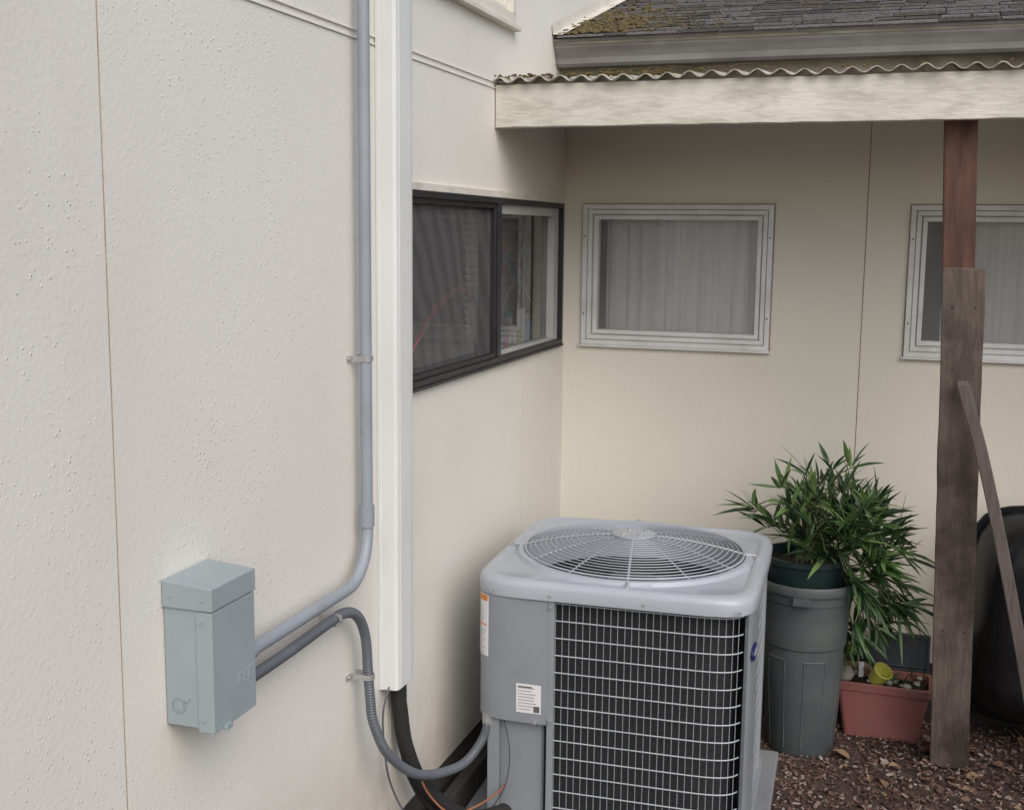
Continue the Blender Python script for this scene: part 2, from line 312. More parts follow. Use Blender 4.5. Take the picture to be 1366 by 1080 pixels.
mb.tube(smooth_path([PL(3.9,1.60,-.05),PL(3.97,1.68,-.055),PL(4.04,1.64,-.05),PL(4.1,1.58,-.05)]),.0025,6)
mb.k=1; mb.box(3.86,3.90,z0+.001,z0+.12,-.075,-.045,PL); mb.tube([PL(4.10,z0,-.065),PL(4.10,z0+.08,-.065),PL(4.10,z0+.10,-.065)],lambda i:[.018,.018,.008][i],12)
mb.box(4.18,4.27,z0,z0+.15,-.075,-.07,PL); mb.box(4.02,4.05,z0,z0+.13,-.075,-.05,PL)
mb.tube(smooth_path([PL(3.93,1.52,-.05),PL(4.03,1.60,-.05),PL(4.16,1.62,-.05),PL(4.28,1.54,-.05)]),.0022,6)
mb.k=2; mb.box(3.915,3.955,z0+.001,z0+.09,-.075,-.045,PL); mb.box(3.865,3.895,z0+.121,z0+.145,-.07,-.05,PL); mb.box(4.29,4.32,z0,z0+.10,-.075,-.05,PL); mb.box(4.02,4.05,z0+.131,z0+.15,-.07,-.055,PL)
mb.tube(smooth_path([PL(3.9,1.66,-.05),PL(3.99,1.73,-.05),PL(4.06,1.63,-.05),PL(4.16,1.74,-.05)]),.0028,6)
mb.k=0; mb.box(3.975,4.0,z0,z0+.07,-.075,-.05,PL)
mb.k=3; mb.tube(smooth_path([PL(3.88,1.70,-.06),PL(3.98,1.77,-.06),PL(4.12,1.69,-.06),PL(4.24,1.77,-.06)]),.0025,6); mb.box(4.14,4.165,z0,z0+.07,-.075,-.05,PL)
mb.done('sill_items_and_reflections',['pink','white','teal','yellow'],e,smooth=False)  # boxes are sill clutter; thin curved tubes imitate coloured reflections in the glass
mb=MB()
for i in range(20):
    zz=z0+.02+i*.026; mb.add([PL(4.05,zz,-.22),PL(4.90,zz,-.22),PL(4.90,zz+.023,-.232),PL(4.05,zz+.023,-.232)],[(0,1,2,3)])
mb.done('reflection_slats',['curtain'],e)  # pale slats added behind the right pane to imitate its lighter reflection
e=empty('window_upper'); e.parent=house; u0,u1,z0,z1=WU
mb=MB(); ring(mb,PL,u0,u1,z0,z1,.035,-.05,.016); mb.box(u0-.02,u1+.02,z0-.018,z0-.001,-.01,.028,PL); ring(mb,PL,u0+.035,u1-.035,z0+.035,z1-.035,.02,-.07,-.004)
mb.done('frame',['cream'],e,bevel=.002)
mb=MB(); mb.add([PL(u0+.05,z0+.05,-.04),PL(u1-.05,z0+.05,-.04),PL(u1-.05,z1-.05,-.04),PL(u0+.05,z1-.05,-.04)],[(0,1,2,3)]); mb.done('glass',['glass'],e)
curtain('curtain_upper',PL,u0+.04,u1-.04,z0+.04,z1-.04,-.1)

# lower roof
pitch=.30; ca=1/math.sqrt(1+pitch*pitch); sa=pitch*ca
EY,EZ=4.36,2.508
mb=MB(); mb.add([(.0,EY,EZ-.02),(6,EY,EZ-.02),(6,10,EZ-.02+pitch*(10-EY)),(0,10,EZ-.02+pitch*(10-EY)),
 (.0,EY,EZ),(6,EY,EZ),(6,10,EZ+pitch*(10-EY)),(0,10,EZ+pitch*(10-EY))],[(0,1,2,3),(4,5,6,7),(0,1,5,4),(1,2,6,5),(2,3,7,6),(3,0,4,7)])
mb.done('roof_deck',['soffit'],house)
mb=MB(); exp=.095
def S(xx,s,n): return (xx, EY+s*ca-n*sa, EZ+s*sa+n*ca)
for i in range(26):
    s0=i*exp-.03; x=.012+U(0,.02)
    while x<5.9:
        w=U(.07,.2); w=min(w,5.98-x); t=U(.006,.013); mb.k=random.choice([0,1,1,1,2]); j=U(-.006,.006)
        a,b=s0+j,s0+exp*1.15
        mb.add([S(x,a,.002+.006),S(x+w,a,.008),S(x+w,b,.003),S(x,b,.003),S(x,a,.008+t),S(x+w,a,.008+t),S(x+w,b,.004),S(x,b,.004)],
               [(0,1,2,3),(4,5,6,7),(0,1,5,4),(1,2,6,5),(2,3,7,6),(3,0,4,7)])
        x+=w+U(.002,.006)
mb.done('roof_shingles',['shA','shB','shC'],house)
mb=MB()
for i in range(1000):
    if R()<.6: s=abs(random.gauss(0,.36)); x=.02+abs(random.gauss(0,.24))
    else: s=U(0,2.2); x=U(0,3)
    if s>2.4: continue
    r=U(.003,.010)*(1.3 if x<.3 else .75); c=Vector(S(x,s,.014))
    lo=[]
    for k,(zz,rr) in enumerate([(0,1),(.5,.85),(.8,.4)]):
        lo.append([c+Vector((math.cos(a)*r*rr*U(.7,1.3),math.sin(a)*r*rr*U(.7,1.3),zz*r*.9)) for a in [q*2*math.pi/6 for q in range(6)]])
    mb.loft(lo,False,True)
mb.done('roof_moss',['moss'],house,smooth=True)
mb=MB(); mb.add([S(.004,-.02,.02),S(.004,5,.02),S(.004,5,.055),S(.004,-.02,.055)],[(0,1,2,3)]); mb.add([S(.004,-.02,.02),S(.004,5,.02),S(.04,5,.018),S(.04,-.02,.018)],[(0,1,2,3)])
mb.done('step_flashing',['cream'],house)
prof=[(.0,.0),(-.055,.0),(-.066,.010),(-.070,.030),(-.082,.050),(-.094,.065),(-.098,.082),(-.106,.084),(-.106,.095),(-.092,.095),(-.092,.088),(-.088,.066),(-.06,.042),(-.056,.008),(0,.006)]
GY,GZ=4.46,2.412
mb=MB(); mb.loft([[(x,GY+a+.002*math.sin(x*2.3),GZ+b+.003*math.sin(x*1.7)) for a,b in prof] for x in [0.004]+[.4*k for k in range(1,16)]])
mb.loft([[(x,GY+a*1.02,GZ-.001+b*1.01) for a,b in prof] for x in (2.9,2.98)])
mb.loft([[(.003,GY+a,GZ+b) for a,b in ((0,0),(-.055,0),(-.066,.01),(-.07,.03),(-.094,.065),(-.098,.09),(0,.09))],[(.006,GY+a,GZ+b) for a,b in ((0,0),(-.055,0),(-.066,.01),(-.07,.03),(-.094,.065),(-.098,.09),(0,.09))]])
mb.done('gutter',['gutter'],house)
mb=MB(); mb.box(.001,6,GY+.001,GY+.02,2.30,2.500); mb.box(.001,6,GY+.02,D-.001,2.40,2.42); mb.done('eave_fascia',['soffit'],house)

# ---------------------------------------------------------------- patio cover
pc=empty('patio_cover')
mb=MB(); n=60
mb.loft([[(x,3.70,2.133+U(-.0018,.0018)),(x,3.742,2.133),(x,3.742,2.268),(x,3.70+U(-.0006,.0006),2.266+U(-.001,.001))] for x in [.003+i*4.2/n for i in range(n+1)]])
mb.done('fascia_board',['fascia'],pc,bevel=.002)
mb=MB(); mb.box(.003,4.2,4.50,4.54,2.25,2.33)
for x in (.5,1.7,2.9,4.1): mb.add([(x,3.743,2.19),(x+.04,3.743,2.19),(x+.04,4.5,2.27),(x,4.5,2.27),(x,3.743,2.262),(x+.04,3.743,2.262),(x+.04,4.5,2.325),(x,4.5,2.325)],[(0,1,2,3),(4,5,6,7),(0,1,5,4),(1,2,6,5),(2,3,7,6),(3,0,4,7)])
mb.done('rafters',['cream'],pc)
mb=MB(); rows=[]; nx=900
for (y,zb) in ((3.675,2.279),(3.70,2.281),(4.1,2.318),(4.455,2.352)):
    rows.append([( .002+4.25*i/nx, y+(.005*math.sin(i*.13)+.004*math.sin(i*.41)+.002*math.sin(i*1.3) if y<3.69 else 0), zb+.0085*math.sin(2*math.pi*(4.25*i/nx)/.068)+.002*math.sin(i*.05)) for i in range(nx+1)])
mb.loft(rows,False,False,closed=False); ob=mb.done('corrugated_roof',['corr'],pc,smooth=True)
so=ob.modifiers.new('s','SOLIDIFY'); so.thickness=.003
mb=MB()
for i in range(200):
    x=U(.01,4.1)
    if R()<.6: x=abs(random.gauss(.3,.3))
    if x>4.1: continue
    r=U(.003,.007); c=Vector((x,3.69+U(0,.06),2.289+U(0,.008)))
    mb.loft([[c+Vector((math.cos(a)*r*rr*U(.6,1.6),math.sin(a)*r*rr,zz*r)) for a in [q*2*math.pi/5 for q in range(5)]] for zz,rr in((-.5,.8),(0,1),(.6,.6))])
for i in range(16):
    x=U(.3,.75); c=Vector((x,3.69+U(0,.05),2.296)); a=U(-.7,.7)
    mb.tube([c,c+Vector((math.cos(a)*.05,0,math.sin(a)*.02)),c+Vector((math.cos(a)*.09,.01,math.sin(a)*.02))],.0015,4)
mb.done('roof_debris',['moss'],pc)
post=empty('wooden_post')
def lerp(a,b,t): return Vector(a)*(1-t)+Vector(b)*t
pb,pt=(1.525,4.175,0),(1.411,3.805,2.27)
mb=MB(); mb.beam(pb,pt,.092,.09); mb.done('upper_post',['woodR'],post,bevel=.003)
mb=MB(); a=Vector(pb)+Vector((-.006,-.065,.01)); b=lerp(pb,pt,.752)+Vector((.014,-.065,0))
n=24; lo=[]
for i in range(n+1):
    p=a.lerp(b,i/n); e1,e2=U(-.0015,.0015),U(-.0015,.0015)
    lo.append([p+Vector(q) for q in((-.061+e1,-.017,0),(.061+e2,-.017,0),(.061+e2,.017,0),(-.061+e1,.017,0))])
mb.loft(lo); mb.done('splice_board',['woodG'],post,bevel=.0025)
mb=MB()
for t in (.05,.3,.6,.93):
    for dx in (-.03,.035):
        p=a.lerp(b,t)+Vector((dx,-.017,0)); mb.tube([p,p+Vector((0,-.0015,0))],.004,8)
mb.done('nails',['dark'],post)

# ---------------------------------------------------------------- line set cover
e=empty('line_set_cover')
CY0,CY1=2.785,2.915
prof=[(0,.001),(0,.008),(.006,.010),(.008,.044),(.014,.052),(.026,.054),(.028,.0525),(.030,.054),(.100,.054),(.116,.052),(.122,.044),(.124,.010),(.130,.008),(.130,.001)]
mb=MB(); mb.loft([[(x,CY0+a,z) for a,x in prof] for z in (.577,5.1)],False,False,closed=False)
ob=mb.done('cover_channel',['cover'],e); so=ob.modifiers.new('s','SOLIDIFY'); so.thickness=.002
mb=MB()
mb.loft([[(x*1.05+.001,CY0-.002+a*1.03,z) for a,x in prof] for z in (2.62,2.66)],True,True); mb.done('cover_coupler',['cover'],e)
mb=MB()
mb.tube(smooth_path([(.03,2.84,.75),(.03,2.845,.58),(.035,2.85,.50),(.045,2.87,.38),(.08,2.92,.25),(.16,3.02,.13),(.24,3.14,.10),(.30,3.3,.12)]),.021,12)
mb.tube(smooth_path([(.025,2.885,.75),(.025,2.885,.55),(.03,2.88,.44),(.04,2.90,.30),(.09,2.97,.16),(.18,3.08,.10),(.26,3.2,.10)]),.013,10)
mb.k=1
mb.tube(smooth_path([(.03,2.86,.42),(.06,2.885,.34),(.10,2.90,.24),(.16,2.95,.17),(.23,3.1,.17),(.25,3.2,.2)]),.0032,6)
mb.done('refrigerant_line',['rubber','copper'],None,smooth=True)
mb=MB(); mb.tube(smooth_path([(.03,2.80,.6),(.02,2.77,.52),(.02,2.78,.40),(.03,2.80,.3),(.06,2.84,.2),(.12,2.9,.12)]),.0028,6); mb.done('control_cable',['flex'],None,smooth=True)

# ---------------------------------------------------------------- conduit
co=empty('electrical_conduit')
PXo=.036; path=[(PXo,2.645,5.1),(PXo,2.645,3.),(PXo,2.645,1.075)]
for k in range(1,13):
    a=math.pi/2*k/12; path.append((PXo+.012*k/12,2.515+.13*math.cos(a),1.072-.13*math.sin(a)))
path.append((.048,1.985,.942))
mb=MB(); mb.tube(path,.0148,16); mb.done('pipe',['pvc'],co,smooth=True)
mb=MB(); mb.tube([(PXo,2.645,1.065),(PXo,2.645,1.12)],.0188,16); mb.tube([(.048,2.06,.942),(.048,1.98,.942)],.0185,16); mb.done('coupling',['pvc'],co,smooth=True)
def strap(mb,c,axis,r=.0175,one=False):
    pts=[]
    for k in range(9):
        a=math.pi*k/8; pts.append((c[0]+r*math.sin(a)*1.05, r*1.05*math.cos(a)))
    if one: pts=[(.003,r*1.05+.001)]+pts+[(.003,-r*1.05-.001),(.003,-r*1.05-.022)]
    else: pts=[(.003,r*1.05+.018)]+[(.003,r*1.05+.001)]+pts+[(.003,-r*1.05-.001),(.003,-r*1.05-.018)]
    w=.007
    def mk(x,o,s):
        return (x,c[1]+o,c[2]+s) if axis=='z' else (x,c[1]+s,c[2]+o)
    mb.loft([[mk(x,o,-w),mk(x,o,w),mk(x+.002,o,w),mk(x+.002,o,-w)] for x,o in pts])
    for s in ((-1,) if one else (1,-1)):
        o=s*(r*1.05+.011); p=Vector(mk(.004,o,0)); mb.tube([p,p+Vector((.004,0,0))],.004,6)
mb=MB(); strap(mb,(PXo,2.645,1.488),'z',.0155); strap(mb,(PXo,2.645,2.9),'z',.0155); strap(mb,(.045,2.445,.885),'y',.0145,True); strap(mb,(.045,2.625,.68),'z',.0145,True); mb.tube([(.048,1.981,.942),(.048,1.995,.942)],.022,8)
mb.done('straps',['steel'],co)
fl=empty('flexible_conduit')
fp=smooth_path([(.048,1.985,.885),(.048,2.2,.885),(.045,2.40,.888),(.045,2.50,.885),(.047,2.565,.855),(.047,2.607,.79),(.046,2.622,.70),(.052,2.622,.62),(.06,2.625,.555),(.085,2.665,.455),(.12,2.79,.352),(.155,3.00,.290),(.180,3.11,.322),(.188,3.145,.375),(.188,3.15,.42)],14)
mb=MB()
L=[0]
for i in range(1,len(fp)): L.append(L[-1]+(fp[i]-fp[i-1]).length)
step=.0035; rp=[]; s=0; j=0
while s<L[-1]:
    while L[j+1]<s: j+=1
    t=(s-L[j])/(L[j+1]-L[j]); rp.append(fp[j].lerp(fp[j+1],t)); s+=step
mb.tube(rp,lambda i:.0135 if i%2 else .0120,12); mb.done('flex_hose',['flex'],fl,smooth=True)
mb=MB(); mb.tube([(.048,1.981,.885),(.048,2.01,.885)],.0185,8); mb.tube([(.048,2.01,.885),(.048,2.04,.885)],.016,12); mb.tube([(.188,3.147,.365),(.188,3.147,.395)],.019,8); mb.done('connectors',['steel'],fl)

# ---------------------------------------------------------------- electrical box
eb=empty('electrical_disconnect_box')
y0,y1,z0,z1=1.826,1.978,.870,1.151
mb=MB(); mb.box(.002,.100,y0+.003,y1-.003,z0,z1-.012); mb.done('body',['ebox'],eb,bevel=.002)
mb=MB(); mb.box(.072,.107,y0,y1,z0-.006,z1-.052); mb.done('door',['ebox'],eb,bevel=.002)
mb=MB()
vs=[(.002,y0-.002,z1-.05),(.109,y0-.002,z1-.05),(.109,y0-.002,z1-.006),(.002,y0-.002,z1+.002)]
mb.loft([vs,[(a,y1+.002,c) for a,b,c in vs]]); mb.done('hood',['ebox'],eb,bevel=.002)
mb=MB()
ko=[(.03+.014*math.cos(2*math.pi*k/28),y0+.0025,z0+.04+.014*math.sin(2*math.pi*k/28)) for k in range(28)]
mb.tube(ko,.0012,5,closed=True); mb.k=1
mb.tube([(.03,y0+.003,z0+.04),(.03,y0+.0016,z0+.04)],.0095,20)
mb.k=2
for p in ((.02,z1-.028),(.09,z1-.028),(.085,z1-.07),(.05,z0+.055),(.085,z0+.02)): mb.tube([(p[0],y0-.004,p[1]),(p[0],y0+.004,p[1])],.0028,8)
mb.done('knockout_and_screws',['eboxl','ebox','steel'],eb)
mb=MB()
for k in range(3):
    yy=y0+.088+k*.018
    mb.box(.107,.1085,yy,yy+.003,z0+.06,z0+.082); mb.box(.107,.1085,yy+.003,yy+.013,z0+.079,z0+.082); mb.box(.107,.1085,yy+.003,yy+.011,z0+.069,z0+.072)
    if k!=1: mb.box(.107,.1085,yy+.003,yy+.013,z0+.06,z0+.063)
mb.done('embossing',['ebox'],eb)
mb=MB(); mb.box(.1075,.116,y0+.03,y0+.05,z0-.008,z0+.002); mb.tube([(.112,y0+.029,z0-.004),(.112,y0+.052,z0-.004)],.003,8); mb.done('hasp',['ebox'],eb,bevel=.001)

# ---------------------------------------------------------------- AC unit
ac=empty('air_conditioner_unit',(.530,3.53,0),(0,0,math.radians(2.2))); ac.scale=(1.03,1.03,1.018)
def sq(h,z,n=8,N=128,a0=0,a1=2*math.pi,hy=None):
    o=[]; hy=hy or h
    full=abs(a1-a0-2*math.pi)<1e-6
    for k in range(N if full else N+1):
        a=a0+(a1-a0)*k/N; c,s=math.cos(a),math.sin(a); r=1/((abs(c/h)**n+abs(s/hy)**n)**(1/n)); o.append((r*c,r*s,z))
    return o
def circ(r,z,N=128): return [(r*math.cos(2*math.pi*k/N),r*math.sin(2*math.pi*k/N),z) for k in range(N)]
HT=.395
mb=MB()
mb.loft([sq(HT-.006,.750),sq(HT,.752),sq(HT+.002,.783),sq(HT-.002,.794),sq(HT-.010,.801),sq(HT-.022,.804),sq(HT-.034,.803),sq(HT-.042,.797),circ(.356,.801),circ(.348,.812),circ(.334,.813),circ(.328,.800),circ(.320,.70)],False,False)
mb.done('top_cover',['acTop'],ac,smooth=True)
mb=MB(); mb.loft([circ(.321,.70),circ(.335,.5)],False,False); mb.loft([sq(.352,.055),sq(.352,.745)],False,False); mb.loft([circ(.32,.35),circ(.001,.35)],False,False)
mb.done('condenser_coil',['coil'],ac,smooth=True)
mb=MB(); mb.tube([(0,0,.58),(0,0,.72)],.075,24)
for k in range(4):
    a=k*math.pi/2+.4; lo=[]
    for i in range(6):
        r=.07+i*.045; w=.35+.12*i/5; tl=.055-.025*i/5
        lo.append([(r*math.cos(a-w),r*math.sin(a-w),.66-tl),(r*math.cos(a+w*.9),r*math.sin(a+w*.9),.66+tl),(r*math.cos(a+w*.9),r*math.sin(a+w*.9),.664+tl),(r*math.cos(a-w),r*math.sin(a-w),.664-tl)])
    mb.loft(lo)
mb.k=1; mb.box(.05,.09,-.23,-.19,.74,.742); mb.box(.055,.085,-.225,-.195,.742,.743)
mb.done('fan',['fan','white'],ac,smooth=True)
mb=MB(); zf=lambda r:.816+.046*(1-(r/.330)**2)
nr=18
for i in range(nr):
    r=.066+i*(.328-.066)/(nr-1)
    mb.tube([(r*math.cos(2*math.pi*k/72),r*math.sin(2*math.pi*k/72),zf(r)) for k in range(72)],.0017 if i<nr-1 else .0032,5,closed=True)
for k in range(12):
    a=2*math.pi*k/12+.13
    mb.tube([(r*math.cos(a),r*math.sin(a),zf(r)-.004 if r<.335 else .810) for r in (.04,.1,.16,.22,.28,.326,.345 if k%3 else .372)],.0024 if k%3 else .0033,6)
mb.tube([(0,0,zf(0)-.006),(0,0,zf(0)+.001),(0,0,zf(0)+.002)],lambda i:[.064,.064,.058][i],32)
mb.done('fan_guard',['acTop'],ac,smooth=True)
mb=MB()
for k in range(4):
    a=k*math.pi/2+.6; x,y=.036*math.cos(a),.036*math.sin(a); mb.tube([(x,y,zf(0)),(x,y,zf(0)+.008)],.006,6)
for k in range(0,12,3):
    a=2*math.pi*k/12+.13; mb.tube([(.368*math.cos(a),.368*math.sin(a),.80),(.368*math.cos(a),.368*math.sin(a),.815)],.006,6)
mb.done('bolts',['steel'],ac)
A=math.radians
def panel(mb,h,z0,z1,a0,a1,N=40,t=.01,n=10):
    o0=sq(h,z0,n,N,A(a0),A(a1)); i0=sq(h-t,z0,n,N,A(a0),A(a1)); o1=sq(h,z1,n,N,A(a0),A(a1)); i1=sq(h-t,z1,n,N,A(a0),A(a1))
    mb.loft([[o0[k],o1[k],i1[k],i0[k]] for k in range(N+1)])
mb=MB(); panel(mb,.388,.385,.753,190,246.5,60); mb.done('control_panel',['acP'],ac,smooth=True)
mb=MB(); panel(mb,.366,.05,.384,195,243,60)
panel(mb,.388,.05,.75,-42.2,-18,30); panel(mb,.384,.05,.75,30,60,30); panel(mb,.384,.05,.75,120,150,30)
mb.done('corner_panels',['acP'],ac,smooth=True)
mb=MB(); mb.box(-.168,-.150,-.386,-.372,.05,.75); mb.box(-.345,-.31,-.372,-.366,.06,.384); mb.done('front_trim',['acP'],ac,bevel=.002)
mb=MB(); mb.loft([sq(.385,.03),sq(.392,.034),sq(.392,.058),sq(.38,.062)]); mb.done('base_pan',['acP'],ac,smooth=True)
mb=MB(); vb=MB()
def guard(a0,a1):
    N=48
    for i in range(14):
        z=.085+i*.0505
        mb.tube(sq(.376,z,9,N,A(a0),A(a1)),.0021,5)
    pts=sq(.3735,0,9,600,A(a0),A(a1)); Ls=[0]
    for k in range(1,len(pts)): Ls.append(Ls[-1]+math.dist(pts[k],pts[k-1]))
    s=.01;j=0
    while s<Ls[-1]:
        while Ls[j+1]<s: j+=1
        x,y,_=pts[j]; vb.tube([(x,y,.06),(x,y,.75)],.00125,5); s+=.0195
guard(247,317.5); guard(-18,30); guard(150,190); guard(60,120)
mb.done('wire_guard_horizontal',['acW'],ac,smooth=True); vb.done('wire_guard_vertical',['acV'],ac,smooth=True)
mb=MB(); Y=-.3885
panel(mb,.3892,.565,.745,221,227.5,12,.001); mb.k=1; panel(mb,.3897,.728,.744,221.2,227.3,12,.001); panel(mb,.3897,.655,.659,221.5,227,12,.001)
mb.k=3
for i in range(17):
    zz=.570+i*.0085; panel(mb,.3896,zz,zz+.003,221.5,U(224.5,227),8,.001)
mb.k=0; mb.box(-.256,-.184,Y,Y+.002,.415,.50)
mb.k=3
for i in range(8):
    zz=.424+i*.009; mb.box(-.251,-.251+U(.035,.062),Y-.0005,Y,zz,zz+.0035)
mb.k=2; mb.box(-.205,-.188,Y-.0008,Y-.0005,.419,.437); mb.box(-.251,-.21,Y-.0008,Y,.490,.494)
mb.done('labels',['white','orange','ink','ink2'],ac)
mb=MB(); cz,cy=.63,-.285; mb.loft([[(x,cy+.042*s*math.cos(q),cz+.024*s*math.sin(q)) for q in [2*math.pi*k/28 for k in range(28)]] for x,s in((.384,1),(.391,1),(.3925,.93))])
mb.k=1; mb.box(.3926,.3932,cy-.026,cy+.026,cz-.004,cz+.005); mb.done('badge',['blue','white'],ac)
mb=MB()
for x,z in((-.33,.768),(-.16,.768),(-.158,.735),(.355,.768),(-.158,.40),(.1,.768),(-.2,.39)): mb.tube([(x,-.399,z),(x,-.385,z)],.0042,8)
mb.done('screws',['steel'],ac)
mb=MB(); mb.box(-.45,.435,-.47,.43,.0,.03); mb.done('pad',['pad'],ac,bevel=.006)
mb=MB(); mb.tube(smooth_path([(-.30,-.37,.40),(-.27,-.40,.3),(-.28,-.405,.2),(-.33,-.38,.1)]),.0014,5); mb.done('thermostat_wire',['dark'],ac)
# ---------------------------------------------------------------- potted bamboo
pot=empty('potted_bamboo'); pc_=Vector((1.018,4.14,0))
def rnd(r,z,N=48,c=pc_): return [(c.x+r*math.cos(2*math.pi*k/N),c.y+r*math.sin(2*math.pi*k/N),z) for k in range(N)]
mb=MB(); mb.loft([rnd(.112,.0),rnd(.116,.006),rnd(.135,.28),rnd(.137,.39),rnd(.144,.395),rnd(.152,.55),rnd(.160,.555),rnd(.162,.587),rnd(.172,.591),rnd(.175,.616),rnd(.171,.624),rnd(.163,.622),rnd(.158,.57),rnd(.15,.5)],True,False)
mb.done('can',['pot'],pot,smooth=True)
mb=MB()
for k in range(6):
    a=2*math.pi*k/6-1.2
    for s in (-.3,.3):
        mb.tube([(pc_.x+r*math.cos(a+s*.9),pc_.y+r*math.sin(a+s*.9),z) for r,z in((.117,.03),(.1335,.27),(.136,.35))],.0028,6)
    mb.tube([(pc_.x+.1365*math.cos(a+q),pc_.y+.1365*math.sin(a+q),.352) for q in [-.27+.054*i for i in range(11)]],.0028,6)
mb.box(pc_.x-.03,pc_.x+.03,pc_.y-.185,pc_.y-.155,.565,.59)
mb.done('ribs',['pot'],pot,smooth=True)
c2=Vector((1.005,4.15,0))
mb=MB(); mb.loft([rnd(.10,.45,c=c2),rnd(.142,.675,c=c2),rnd(.15,.68,c=c2),rnd(.15,.70,c=c2),rnd(.14,.70,c=c2),rnd(.135,.66,c=c2)],False,False); mb.k=1; mb.loft([rnd(.137,.665,c=c2),rnd(.01,.675,c=c2)],False,True)
mb.done('inner_pot',['potin','soil'],pot,smooth=True)
mb=MB(); stem=MB()
def leaf(p,d,L,w,k):
    d=d.normalized(); side=d.cross(Vector((0,0,1)))
    if side.length<.1: side=Vector((1,0,0))
    side.normalize(); side=(Matrix.Rotation(U(-.9,.9),3,d)@side); up=side.cross(d)
    sag=U(.05,.28)*L; q=[]
    for t,ww in((0,.15),(.22,.9),(.5,1),(.78,.55),(1,.02)):
        c=p+d*L*t-Vector((0,0,1))*sag*t*t
        q.append([c-side*w*ww*.5+up*w*.12*ww,c,c+side*w*ww*.5+up*w*.12*ww])
    o=[x for r in q for x in r]; fs=[]
    for i in range(4):
        for j in range(2): a=i*3+j; fs.append((a,a+1,a+4,a+3))
    mb.k=k; mb.add(o,fs)
root=Vector((1.01,4.15,.68)); centre=Vector((1.09,4.14,.74))
cl=[]
def ell(c,r):
    while True:
        p=Vector((U(-1,1),U(-1,1),U(-1,1)))
        if .25<p.length<1: return Vector((c[0]+p.x*r[0],c[1]+p.y*r[1],c[2]+p.z*r[2]))
for i in range(105): cl.append((ell((1.08,4.12,.82),(.19,.20,.13)),1))
for i in range(30): cl.append((ell((1.22,4.12,.72),(.10,.13,.12)),1))
for i in range(20): cl.append((ell((1.25,4.18,.55),(.08,.10,.11)),.9))
for i in range(12): cl.append((ell((1.20,4.2,.42),(.06,.06,.07)),.8))
for p in [(.83,4.12,.84),(.84,4.05,.88),(.88,4.1,.79),(1.08,4.1,1.01),(1.0,4.15,.98),(1.14,4.15,1.01),(1.31,4.1,.82),(1.34,4.12,.73),(1.32,4.15,.62),(.92,4.1,.94),(1.24,4.1,.91),(1.35,4.1,.57),(1.33,4.15,.50)]: cl.append((Vector(p),1.1))
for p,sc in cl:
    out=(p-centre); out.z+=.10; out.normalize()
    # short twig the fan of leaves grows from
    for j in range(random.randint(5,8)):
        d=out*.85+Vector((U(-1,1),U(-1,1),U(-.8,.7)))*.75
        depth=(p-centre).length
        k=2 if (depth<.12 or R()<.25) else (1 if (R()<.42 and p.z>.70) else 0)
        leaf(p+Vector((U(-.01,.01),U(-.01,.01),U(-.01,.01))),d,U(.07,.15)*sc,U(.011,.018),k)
    if R()<.45 or sc>1:
        m=(root+p)/2+Vector((0,0,.10)); stem.tube(smooth_path([root+Vector((U(-.05,.05),U(-.05,.05),-.02)),m,p],5),.0025,5)
mb.done('foliage',['leafA','leafB','leafC'],pot); stem.done('culms',['stem'],pot,smooth=True)

# ---------------------------------------------------------------- planter
pl=empty('planter_box',(0,.055,.004))
def rr(x0,x1,y0,y1,z,r=.02,n=5):
    o=[]
    for cx,cy,a0 in((x1-r,y1-r,0),(x0+r,y1-r,90),(x0+r,y0+r,180),(x1-r,y0+r,270)):
        for k in range(n+1):
            a=math.radians(a0+90*k/n); o.append((cx+r*math.cos(a),cy+r*math.sin(a),z))
    return o
px0,px1,py0,py1=1.122,1.462,4.20,4.38
mb=MB(); mb.loft([rr(px0+.04,px1-.04,py0+.02,py1-.02,.0),rr(px0+.012,px1-.012,py0+.006,py1-.006,.176),rr(px0+.002,px1-.002,py0-.002,py1+.002,.178),rr(px0,px1,py0-.004,py1+.004,.204),rr(px0+.004,px1-.004,py0,py1,.208),rr(px0+.014,px1-.014,py0+.01,py1-.01,.206),rr(px0+.02,px1-.02,py0+.015,py1-.015,.15)],True,False)
mb.done('box',['terra'],pl,smooth=True)
mb=MB(); mb.loft([rr(px0+.018,px1-.018,py0+.013,py1-.013,.180),rr(px0+.1,px1-.1,py0+.08,py1-.08,.198)],False,True); mb.done('soil',['soil'],pl)
def blob(mb,c,r,sq_=(1,1,1),j=.12):
    c=Vector(c); lo=[]
    for i in range(1,8):
        t=math.pi*i/8; lo.append([c+Vector((math.sin(t)*math.cos(a)*r*sq_[0]*U(1-j,1+j),math.sin(t)*math.sin(a)*r*sq_[1]*U(1-j,1+j),math.cos(t)*r*sq_[2])) for a in [2*math.pi*k/12 for k in range(12)]])
    mb.loft(lo)
mb=MB(); blob(mb,(1.160,4.24,.225),.030,j=.03)
for i in range(14): blob(mb,(U(px0+.03,px1-.03),U(4.22,4.35),.2),U(.008,.02),(1,1,.7))
mb.done('stones',['stone'],pl,smooth=True)
cup=MB(); rt=Matrix.Rotation(.5,3,'Y')@Matrix.Rotation(.45,3,'X')
cup.loft([[Vector((1.280,4.245,.232))+rt@Vector((r*math.cos(a),r*math.sin(a),z)) for a in [2*math.pi*k/24 for k in range(24)]] for r,z in((.018,-.04),(.028,-.035),(.033,.01),(.036,.026),(.032,.028),(.028,.0),(.018,-.02))]); cup.done('yellow_cup',['yellow'],pl,smooth=True)
mb=MB(); P3=lambda u,v,d:(1.235+u,4.43-d+v*.35,.20+v)
for i in range(9): mb.box(i*.026,i*.026+.004,0,.115,0,.004,P3)
for i in range(6): mb.box(0,.212,i*.022,i*.022+.004,0.0045,.008,P3)
